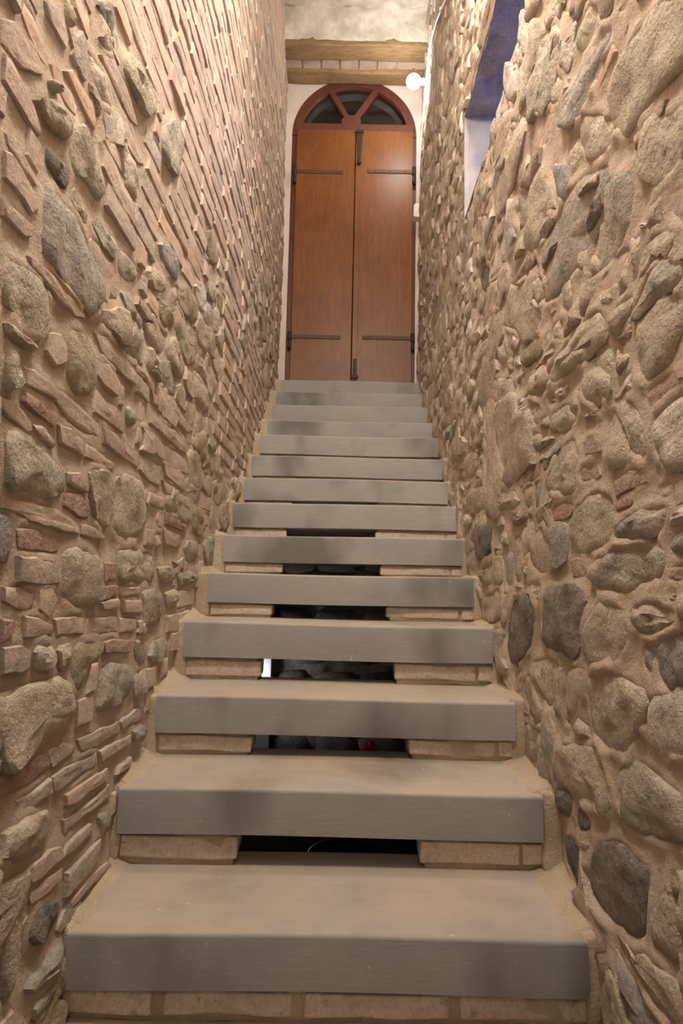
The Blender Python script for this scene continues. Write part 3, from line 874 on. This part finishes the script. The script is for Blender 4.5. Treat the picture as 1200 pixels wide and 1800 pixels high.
# ------------------------------------------------------------------ door wall, lintel, beams
DX0, DX1 = -0.502, 0.598; DC = (DX0 + DX1) / 2; DR = (DX1 - DX0) / 2; DZ0 = Z1 + 13 * RISE; AZ = 4.985
SOF = 5.475
arch = [(DX0, DZ0 - .1), (DX0, AZ)] + [(DC - DR * math.cos(t), AZ + DR * math.sin(t)) for t in np.linspace(0, math.pi, 25)[1:-1]] + [(DX1, AZ), (DX1, DZ0 - .1)]
def ring_wall():
    # plaster face around the arched opening plus the reveal behind it
    V, F = [], []
    n = len(arch)
    for (x, z) in arch:
        t = 0
        if z <= AZ: ox, oz = (-.72 if x < DC else .80), z
        else:
            dx, dz = x - DC, z - AZ
            k = min((.76 / abs(dx)) if abs(dx) > 1e-6 else 9, .75 / dz); ox, oz = DC + dx * k, AZ + dz * k
        V += [(x, YD, z), (ox, YD, oz), (x, YD + .149, z)]
    for i in range(n - 1):
        a, b = 3 * i, 3 * i + 3
        F += [(a, b, b + 1, a + 1), (a, a + 2, b + 2, b)]
    return V, F
V, F = ring_wall()
wb = mk('wall_back', V, F, MAT['plaster']); tag(wb, 'pale pink plaster wall around the arched door at the stair top', 'wall', 'structure')
mk('wall_side', [(DC - .8, YD, AZ + .70), (DC + .8, YD, AZ + .70), (DC + .8, YD, 6.2), (DC - .8, YD, 6.2)], [(0, 1, 2, 3)], MAT['plaster'], wb)
plainbox('outer_boarding', (-.75, YD + .15, 2.4), (.85, YD + .19, 5.9), MAT['boards'], '', '', parent=wb)
# beams in the soffit, bricks between them
def beam(y0, y1, z0, z1, x0, x1, seed, label):
    bm = box_bm((x0, y0, z0), (x1, y1, z1), .012, 2, .06, 0)
    co = np.array([v.co[:] for v in bm.verts]); d = np.stack([fbm3(co * (3, 12, 12) + seed + 9 * k, 3) for k in range(3)], 1) * (.004, .010, .012)
    for v, e in zip(bm.verts, d): v.co = [v.co[i] + e[i] for i in range(3)]
    o = bmobj('lintel_beam', bm, MAT['beam'], smooth=True); tag(o, label, 'beam', group='wooden lintel beams over the door'); return o
beam(4.80, 4.965, SOF - .01, SOF + .13, -.625, .655, 3, 'old brown wooden lintel beam farther from the door, nearest the whitewashed ceiling')
beam(5.075, 5.225, SOF - .012, SOF + .13, -.585, .640, 8, 'old brown wooden lintel beam touching the top of the door arch')
bx = -.57; lint = plainbox('mortar_bed', (-.65, 4.9, SOF + .035), (.70, 5.24, SOF + .10), MAT['plaster'], '', '', parent=ceiling)
k = 0
while bx < .63:
    w = .148; bmobj('brick', box_bm((bx, 4.95, SOF + .018), (min(bx + w, .66), 5.09, SOF + .06), .004, 1, .08, .002, k), MAT['br'], ceiling); bx += w + .013; k += 1

# ------------------------------------------------------------------ door
door = tag(empty('door_1', (DC, YD, DZ0)), 'tall arched double door of varnished brown wood with fanlight', 'door', 'structure')
def bx_(name, x0, x1, y0, y1, z0, z1, mat, par, bev=.004, jit=0):
    return bmobj(name, box_bm((x0, y0, z0), (x1, y1, z1), bev, 1, .25 if jit else 0, jit), MAT[mat], par)
FW = .055
fr = empty('door_frame', (DC, YD, DZ0)); fr.parent = door; fr.location = (0, 0, 0)
bx_('stile', DX0, DX0 + FW, YD + .0, YD + .09, DZ0, AZ, 'frame', fr)
bx_('stile', DX1 - FW + .01, DX1, YD + .0, YD + .09, DZ0, AZ, 'frame', fr)
LT = 5.015
bx_('transom', DX0 + .02, DX1 - .02, YD - .012, YD + .09, LT, LT + .085, 'frame', fr, .008)
# arched head
RI = DR - .075
V, F = [], []; M_ = 36
for i in range(M_ + 1):
    t = math.pi * i / M_; c, s = -math.cos(t), math.sin(t)
    for rr, yy in ((DR, YD - .004), (RI, YD - .004), (RI, YD + .08), (DR, YD + .08)): V.append((DC + rr * c, yy, min(AZ + rr * s, SOF + .05)))
for i in range(M_):
    for j in range(4):
        a, b = 4 * i + j, 4 * i + (j + 1) % 4; F.append((a, a + 4, b + 4, b))
mk('arched_head', V, F, MAT['frame'], fr)
fan = empty('fanlight', (DC, YD, LT)); fan.parent = door; fan.location = (0, 0, LT - DZ0)
HX, HZ = DC - .03, LT + .085
def bar(name, p, q, w, y0, y1, mat, par):
    p, q = np.array(p), np.array(q); d = (q - p) / np.linalg.norm(q - p); n = np.array([-d[1], d[0]]) * w / 2
    c = [p + n, p - n, q - n, q + n]; V = [(a[0], y, a[1]) for y in (y0, y1) for a in c]
    bm = bmesh.new(); vv = [bm.verts.new(v) for v in V]
    for f in ((0, 1, 2, 3), (7, 6, 5, 4), (0, 4, 5, 1), (1, 5, 6, 2), (2, 6, 7, 3), (3, 7, 4, 0)): bm.faces.new([vv[i] for i in f])
    bmesh.ops.bevel(bm, geom=bm.edges[:], offset=.005, segments=1, affect='EDGES', profile=.5)
    return bmobj(name, bm, mat, par)
angs = (math.radians(121), math.radians(57))
for a in angs:
    b_ = (HX - DC) * math.cos(a) + (HZ - AZ) * math.sin(a); ln = -b_ + math.sqrt(b_ * b_ - ((HX - DC) ** 2 + (HZ - AZ) ** 2 - (RI + .025) ** 2))
    bar('mullion', (HX, HZ), (HX + ln * math.cos(a), HZ + ln * math.sin(a)), .048, YD - .006, YD + .05, MAT['frame'], fan)
V = [(HX + x, y, HZ + z) for y in (YD - .014, YD + .05) for x, z in ((-.085, -.02), (.085, -.02), (.085, .03), (.045, .075), (-.045, .075), (-.085, .03))]
mk('hub_block', V, [(0, 1, 2, 3, 4, 5), (11, 10, 9, 8, 7, 6)] + [(i, i + 6, (i + 1) % 6 + 6, (i + 1) % 6) for i in range(6)], MAT['frame'], fan)
# three panes
edges = [math.pi, angs[0], angs[1], 0.0]
for i in range(3):
    pts = [(HX, HZ)]
    for t in np.linspace(edges[i], edges[i + 1], 12):
        dx, dz = math.cos(t), max(math.sin(t), 0); ox, oz = HX - DC, HZ - AZ
        b_ = ox * dx + oz * dz; k = -b_ + math.sqrt(max(b_ * b_ - (ox * ox + oz * oz - (RI + .02) ** 2), 0)); pts.append((HX + dx * k, min(HZ + dz * k, SOF + .04)))
    n = len(pts); V = [(x, YD + .030, z) for x, z in pts] + [(x, YD + .035, z) for x, z in pts]
    mk('pane', V, [tuple(range(n)), tuple(range(2 * n - 1, n - 1, -1))] + [(k, (k + 1) % n, n + (k + 1) % n, n + k) for k in range(n)], MAT['glass'], fan)
# pale arched reveal outside
V, F = [], []
for i in range(31):
    t = math.pi * i / 30; c, s = -math.cos(t), math.sin(t)
    for yy, rr in ((YD + .082, RI + .008), (YD + .149, RI - .012)): V.append((DC + rr * c, yy, AZ + rr * s))
for i in range(30): F.append((2 * i, 2 * i + 1, 2 * i + 3, 2 * i + 2))
mk('outer_reveal', V, F, MAT['greyplaster'], wb, smooth=True)
SEAM = .060
def leaf(x0, x1, label):
    o = bx_('door_leaf', x0, x1, YD - .030, YD + .015, DZ0 + .005, LT + .005, 'leaf', door, .004); o['label'] = label; return o
LX0, LX1 = DX0 + .045, DX1 - .030
l1 = leaf(LX0, SEAM - .003, 'left leaf of the brown double door'); l2 = leaf(SEAM + .003, LX1, 'right leaf of the brown double door')
bx_('cover_strip', SEAM + .004, SEAM + .050, YD - .036, YD - .029, DZ0 + .01, LT, 'leaf', l2, .002)
def strap(par, x0, x1, z, pint):
    bx_('strap_hinge', x0, x1, YD - .037, YD - .029, z - .017, z + .017, 'iron', par, .003)
    bmn = 'hinge_pin'; cx = pint
    lathe(bmn, (cx, YD - .034, z - .11), [(.001, 0), (.016, 0), (.016, .05), (.011, .055), (.011, .075), (.018, .08), (.018, .15), (.001, .15)], MAT['darkiron'], par, 10)
    for k in range(3): lathe('nail', (x0 + (x1 - x0) * (k + .5) / 3, YD - .037, z), [(.006, -.002), (.006, .002), (.001, .004)], MAT['darkiron'], par, 6)
strap(l1, LX0 + .005, LX0 + .41, 3.57 + 1.05 + .0, DX0 + .035); strap(l1, LX0 + .005, LX0 + .42, 2.07 + 1.05, DX0 + .035)
strap(l2, LX1 - .40, LX1 - .005, 3.585 + 1.05, DX1 - .022); strap(l2, LX1 - .42, LX1 - .005, 2.075 + 1.05, DX1 - .022)
# bolts
def bolt(par, x, z0, z1, w0, w1):
    V = [(x - w0, YD - .044, z1), (x + w0, YD - .044, z1), (x + w1, YD - .044, z0), (x - w1, YD - .044, z0)]; V += [(a, YD - .034, c) for a, b, c in V]
    b = mk('bolt', V, [(0, 1, 2, 3), (7, 6, 5, 4), (0, 4, 5, 1), (1, 5, 6, 2), (2, 6, 7, 3), (3, 7, 4, 0)], MAT['darkiron'], par)
    return b
bolt(l2, SEAM + .035, 4.72, 5.0, .028, .012)
bx_('bolt_keeper', SEAM + .005, SEAM + .07, YD - .055, YD - .03, 4.985, 5.012, 'darkiron', l2, .003)
lathe('bolt_knob', (SEAM + .035, YD - .05, 4.705), [(.001, -.02), (.016, -.012), (.018, 0), (.016, .012), (.001, .02)], MAT['darkiron'], l2, 10)
bolt(l2, SEAM + .03, DZ0 + .01, DZ0 + .27, .014, .022)
bx_('bolt_keeper', SEAM + .0, SEAM + .06, YD - .055, YD - .03, DZ0 + .10, DZ0 + .125, 'darkiron', l2, .003)

# ------------------------------------------------------------------ staircase
stair = tag(empty('stone_staircase', (0, Y1, 0)), 'straight flight of grey stone slab steps with open brick risers', 'staircase')
ENDS = {0: (-.52, .50), 1: (-.519, .502), 2: (-.527, .508), 3: (-.525, .519), 4: (-.521, .523), 5: (-.505, .520), 6: (-.506, .531), 7: (-.516, .558), 8: (-.512, .562),
        9: (-.515, .593), 10: (-.511, .608), 11: (-.506, .606), 12: (-.508, .630), 13: (-.509, .640), 14: (-.51, .610)}
DZ = {1: -.005, 2: .001, 3: -.005, 4: .013, 5: .007, 6: .0, 7: 0, 8: -.008, 9: -.008, 10: .004, 11: -.004, 12: .008, 13: .016, 14: .024}
TH = {0: .105, 1: .105, 2: .107, 3: .107, 4: .119, 5: .114, 6: .117, 7: .118, 8: .119, 9: .119, 10: .121, 11: .12, 12: .12, 13: .12, 14: .12}
GAP = {2: (-.239, .212), 3: (-.246, .213), 4: (-.262, .194), 5: (-.259, .187), 6: (-.250, .176), 7: (-.262, .170), 8: (-.261, .183), 9: (-.255, .18), 10: (-.40, .16)}
TOPZ = {n: Z1 + (n - 1) * RISE + DZ.get(n, 0) for n in range(0, 15)}
for n in range(0, 15):
    yn = Y1 + (n - 1) * GO; a, b = ENDS[n]; zt = TOPZ[n]
    bm = box_bm((a, yn, zt - TH[n]), (b, yn + GO + .10 if n < 14 else YD + .02, zt), 0, 1, .12)
    bm.normal_update()
    es = [e for e in bm.edges if len(e.link_faces) == 2 and e.calc_face_angle(0) > .5]
    top = [e for e in es if all(abs(v.co.z - zt) < 1e-5 for v in e.verts) and all(abs(v.co.y - yn) < 1e-5 for v in e.verts)]
    oth = [e for e in es if e not in top]
    bmesh.ops.bevel(bm, geom=top, offset=.009, segments=3, affect='EDGES', profile=.5)
    for v in bm.verts:
        v.co.z += .0022 * math.sin(v.co.x * 5 + n); v.co.y += .002 * math.sin(v.co.x * 7 + 2 * n)
    bmobj('tread', bm, MAT['tread'], stair, smooth=True, sharp=.9)
    # riser below this slab
    if n == 0: continue
    zb, z0 = zt - TH[n], TOPZ[n - 1]; yr = yn + .016; L, R = float(xl(yr)) + .01, float(xr(yr)) - .01
    if n == 1: spans = [(a - .01, -.35), (-.328, -.075), (-.05, .235), (.255, R - .03)]
    elif n in GAP: g = GAP[n]; spans = [(a + .005, g[0]), (g[1], b - .055 if n < 8 else b - .02), (b - .045, b + .01)] if n < 8 else [(a + .005, g[0]), (g[1], b - .02)]
    else: spans = [(a + .005, -.15), (-.135, .2), (.215, b - .01)]
    hgap = zb - z0
    for i, (s0, s1) in enumerate(spans):
        bh0, bh1 = z0 + hgap * .17, zb - hgap * .14
        bmobj('brick', box_bm((s0, yr + .002 * (i % 2), bh0), (s1, yr + .11, bh1), .006, 2, .05, .0035, n * 5 + i), MAT['riser'], stair, smooth=True)
    # mortar bedding: under and over the bricks, set back, one side at a time
    segs = [(L, R)] if n == 1 or n not in GAP else [(L, GAP[n][0] - .008), (GAP[n][1] + .008, R)]
    for i, (s0, s1) in enumerate(segs):
        bmobj('mortar_bed', box_bm((s0, yr + .007, z0 - .004), (s1, yr + .10, zb + .004), .002, 1, .03, .005, n * 7 + i), MAT['sandmortar'], stair, smooth=True)
    for e, (s0, s1) in enumerate(((float(xl(yn)) - .03, a + .004), (b - .004, float(xr(yn)) + .03))):
        # mortar filling between slab end and wall
        lo = (s0, yn + .006, z0 - .002); hi = (s1, yn + GO + .05, zt + .003)
        bmobj('end_mortar', box_bm(lo, hi, .010, 2, .028, .007, n * 11 + e * 3), MAT['sandmortar'], stair, smooth=True)
        # fillet along the tread against the wall
        w = .03 if e == 0 else .045
        xw = (s0 + .03, a + w) if e == 0 else (b - w, s1 - .03)
        x_in, x_out = (a + w, s0) if e == 0 else (b - w * .7, s1)
        y0_, y1_ = yn + .03, min(yn + GO + .04, YD); K = 12; V, F = [], []
        for k in range(K + 1):
            yy = y0_ + (y1_ - y0_) * k / K; j = .010 * fbm3(np.array([[yy * 20, n * 3.1, e * 5.0]]), 2)[0]
            sgn = -1 if e == 0 else 1
            V += [(x_in + j, yy, zt - .004), ((x_in * .45 + x_out * .55) + j, yy, zt + .014 + j * .4), (x_out, yy, zt + .05 + j), (x_out, yy, zt - .02)]
        for k in range(K):
            for q_ in range(3): F.append((4 * k + q_, 4 * k + q_ + 1, 4 * k + q_ + 5, 4 * k + q_ + 4))
        F += [(0, 1, 2, 3), tuple(4 * K + t for t in (3, 2, 1, 0))]
        bm = bmesh.new(); vv = [bm.verts.new(v) for v in V]
        for f in F: bm.faces.new([vv[i] for i in f])
        bmobj('mortar_fillet', bm, MAT['sandmortar'], stair, smooth=True)

# ------------------------------------------------------------------ cellar under the flight
YC = 3.85
wc = rough_sheet('wall_cellar', quadfn((-.60, YC, -.02), (.66, YC, -.02), (.66, YC, 1.72), (-.60, YC, 1.72)), 60, 100, MAT['be'], .025, 7, None, 'rough dark stone wall in the cellar behind the open risers')
plainbox('white_pier', (-.66, YC - .10, 0), (-.385, YC + .1, 1.70), MAT['cellarwhite'], '', '', parent=wc)
r = np.random.RandomState(5)
for i in range(4):
    for j in range(7):
        cx, cz = -.27 + .26 * i + (j % 2) * .1, .10 + .18 * j
        V0 = blob(r.uniform(.22, .26), r.uniform(.14, .17), 12, 3.4, .1, r) + (cx, cz); n = len(V0); c = V0.mean(0); V = []
        for f, d in ((1, .02), (.98, -.02), (.8, -.045), (.35, -.05)): V += [(c[0] + (p[0] - c[0]) * f, YC + d + r.uniform(-.006, .006), c[1] + (p[1] - c[1]) * f) for p in V0]
        F = [(q * n + k, q * n + (k + 1) % n, (q + 1) * n + (k + 1) % n, (q + 1) * n + k) for q in range(3) for k in range(n)] + [tuple(3 * n + k for k in range(n))]
        mk('stone', V, F, MAT[['gn', 'be', 'gr', 'dk'][r.randint(4)]], wc, smooth=True)
plainbox('wall_cellar_left', (-.64, 1.2, 0), (-.60, YC + .1, 2.3), MAT['mortar'], 'cellar side wall below the left end of the treads', 'wall')
plainbox('wall_cellar_right', (.62, 1.2, 0), (.66, YC + .1, 2.3), MAT['mortar'], 'cellar side wall below the right end of the treads', 'wall')
# bucket
bk = tag(empty('bucket', (.035, 1.96, 0)), 'dark plastic bucket in the gap below the second step', 'bucket')
lathe('body', (.035, 1.96, 0), [(.001, .004), (.085, .004), (.086, .01), (.108, .26), (.104, .26), (.083, .014), (.001, .012)], MAT['bucket'], bk, 40)
for h, rr in ((.262, .111), (.244, .110), (.228, .1085)):
    lathe('rim', (.035, 1.96, h), [(rr - .004, -.005), (rr, -.005), (rr + .004, 0), (rr, .005), (rr - .004, .005)], MAT['bucket'], bk, 40)
# red canister
rc = tag(empty('red_canister', (.17, 3.55, 0)), 'small red plastic container glimpsed through the third riser gap', 'container')
V = [(.095, 3.50, 0), (.255, 3.50, 0), (.245, 3.50, .085), (.215, 3.50, .185), (.165, 3.50, .185), (.11, 3.50, .09)]; V += [(x, 3.62, z) for x, y, z in V]
mk('body', V, [(0, 1, 2, 3, 4, 5), (11, 10, 9, 8, 7, 6)] + [(i, i + 6, (i + 1) % 6 + 6, (i + 1) % 6) for i in range(6)], MAT['red'], rc)
lathe('cap', (.19, 3.56, .185), [(.02, 0), (.02, .018), (.001, .018)], MAT['red'], rc, 14)

# ------------------------------------------------------------------ lamp, cables, switch box on the right wall
LX, LY, LZ = .500, 4.62, 1.05 + 3.945
lamp = tag(empty('wall_lamp', (LX + .11, LY, LZ)), 'lit round white bulb in a holder on the right wall beside the door', 'lamp')
lathe('bulb', (LX, LY, LZ), [(.001, -.055)] + [(.055 * math.sin(t), -.055 * math.cos(t)) for t in np.linspace(.15, 2.6, 14)] + [(.022, .06)], MAT['bulb'], lamp, 24, axis=0)
lathe('holder', (LX + .052, LY, LZ), [(.001, 0), (.024, 0), (.024, .04), (.04, .045), (.04, .09), (.001, .09)], MAT['white'], lamp, 20, axis=0)
def wallpts(pairs, off=.018):
    out = []
    for (s, z) in pairs: out.append(wall_point(1, np.array(s), np.array(z), np.array(off)))
    return out
SBY, SBZ = 4.93, 1.05 + 3.04
c1 = tube('lamp_cable', wallpts([(LY, LZ), (4.72, LZ - .10), (4.86, LZ - .3), (4.91, 4.5), (4.93, 4.25), (SBY, SBZ + .06)], .045), .006, MAT['white'])
tag(c1, 'white cable running down from the lamp to the junction box', 'cable')
c2 = tube('ceiling_cable', wallpts([(LY, LZ + .03), (4.45, 5.12), (4.13, 4.95), (3.8, 4.75), (3.45, 4.53), (3.0, 4.3)], .04), .006, MAT['white'])
tag(c2, 'thin white cable slanting along the right wall above the lamp', 'cable')
lathe('cable_clip', wallpts([(3.62, 4.64)], .04)[0] - np.array([0, 0, .01]), [(.001, 0), (.012, 0), (.012, .02), (.001, .02)], MAT['white'], c2, 10)
p = wallpts([(SBY, SBZ)], 0)[0]
jb = tag(empty('junction_box', p), 'small white plastic junction box on the right wall beside the door', 'junction box')
bmobj('body', box_bm((p[0] - .075, p[1] - .04, p[2] - .06), (p[0] + .02, p[1] + .04, p[2] + .055), .006, 2), MAT['white'], jb)
bmobj('lid', box_bm((p[0] - .082, p[1] - .036, p[2] - .055), (p[0] - .073, p[1] + .036, p[2] + .05), .003, 1), MAT['white'], jb)
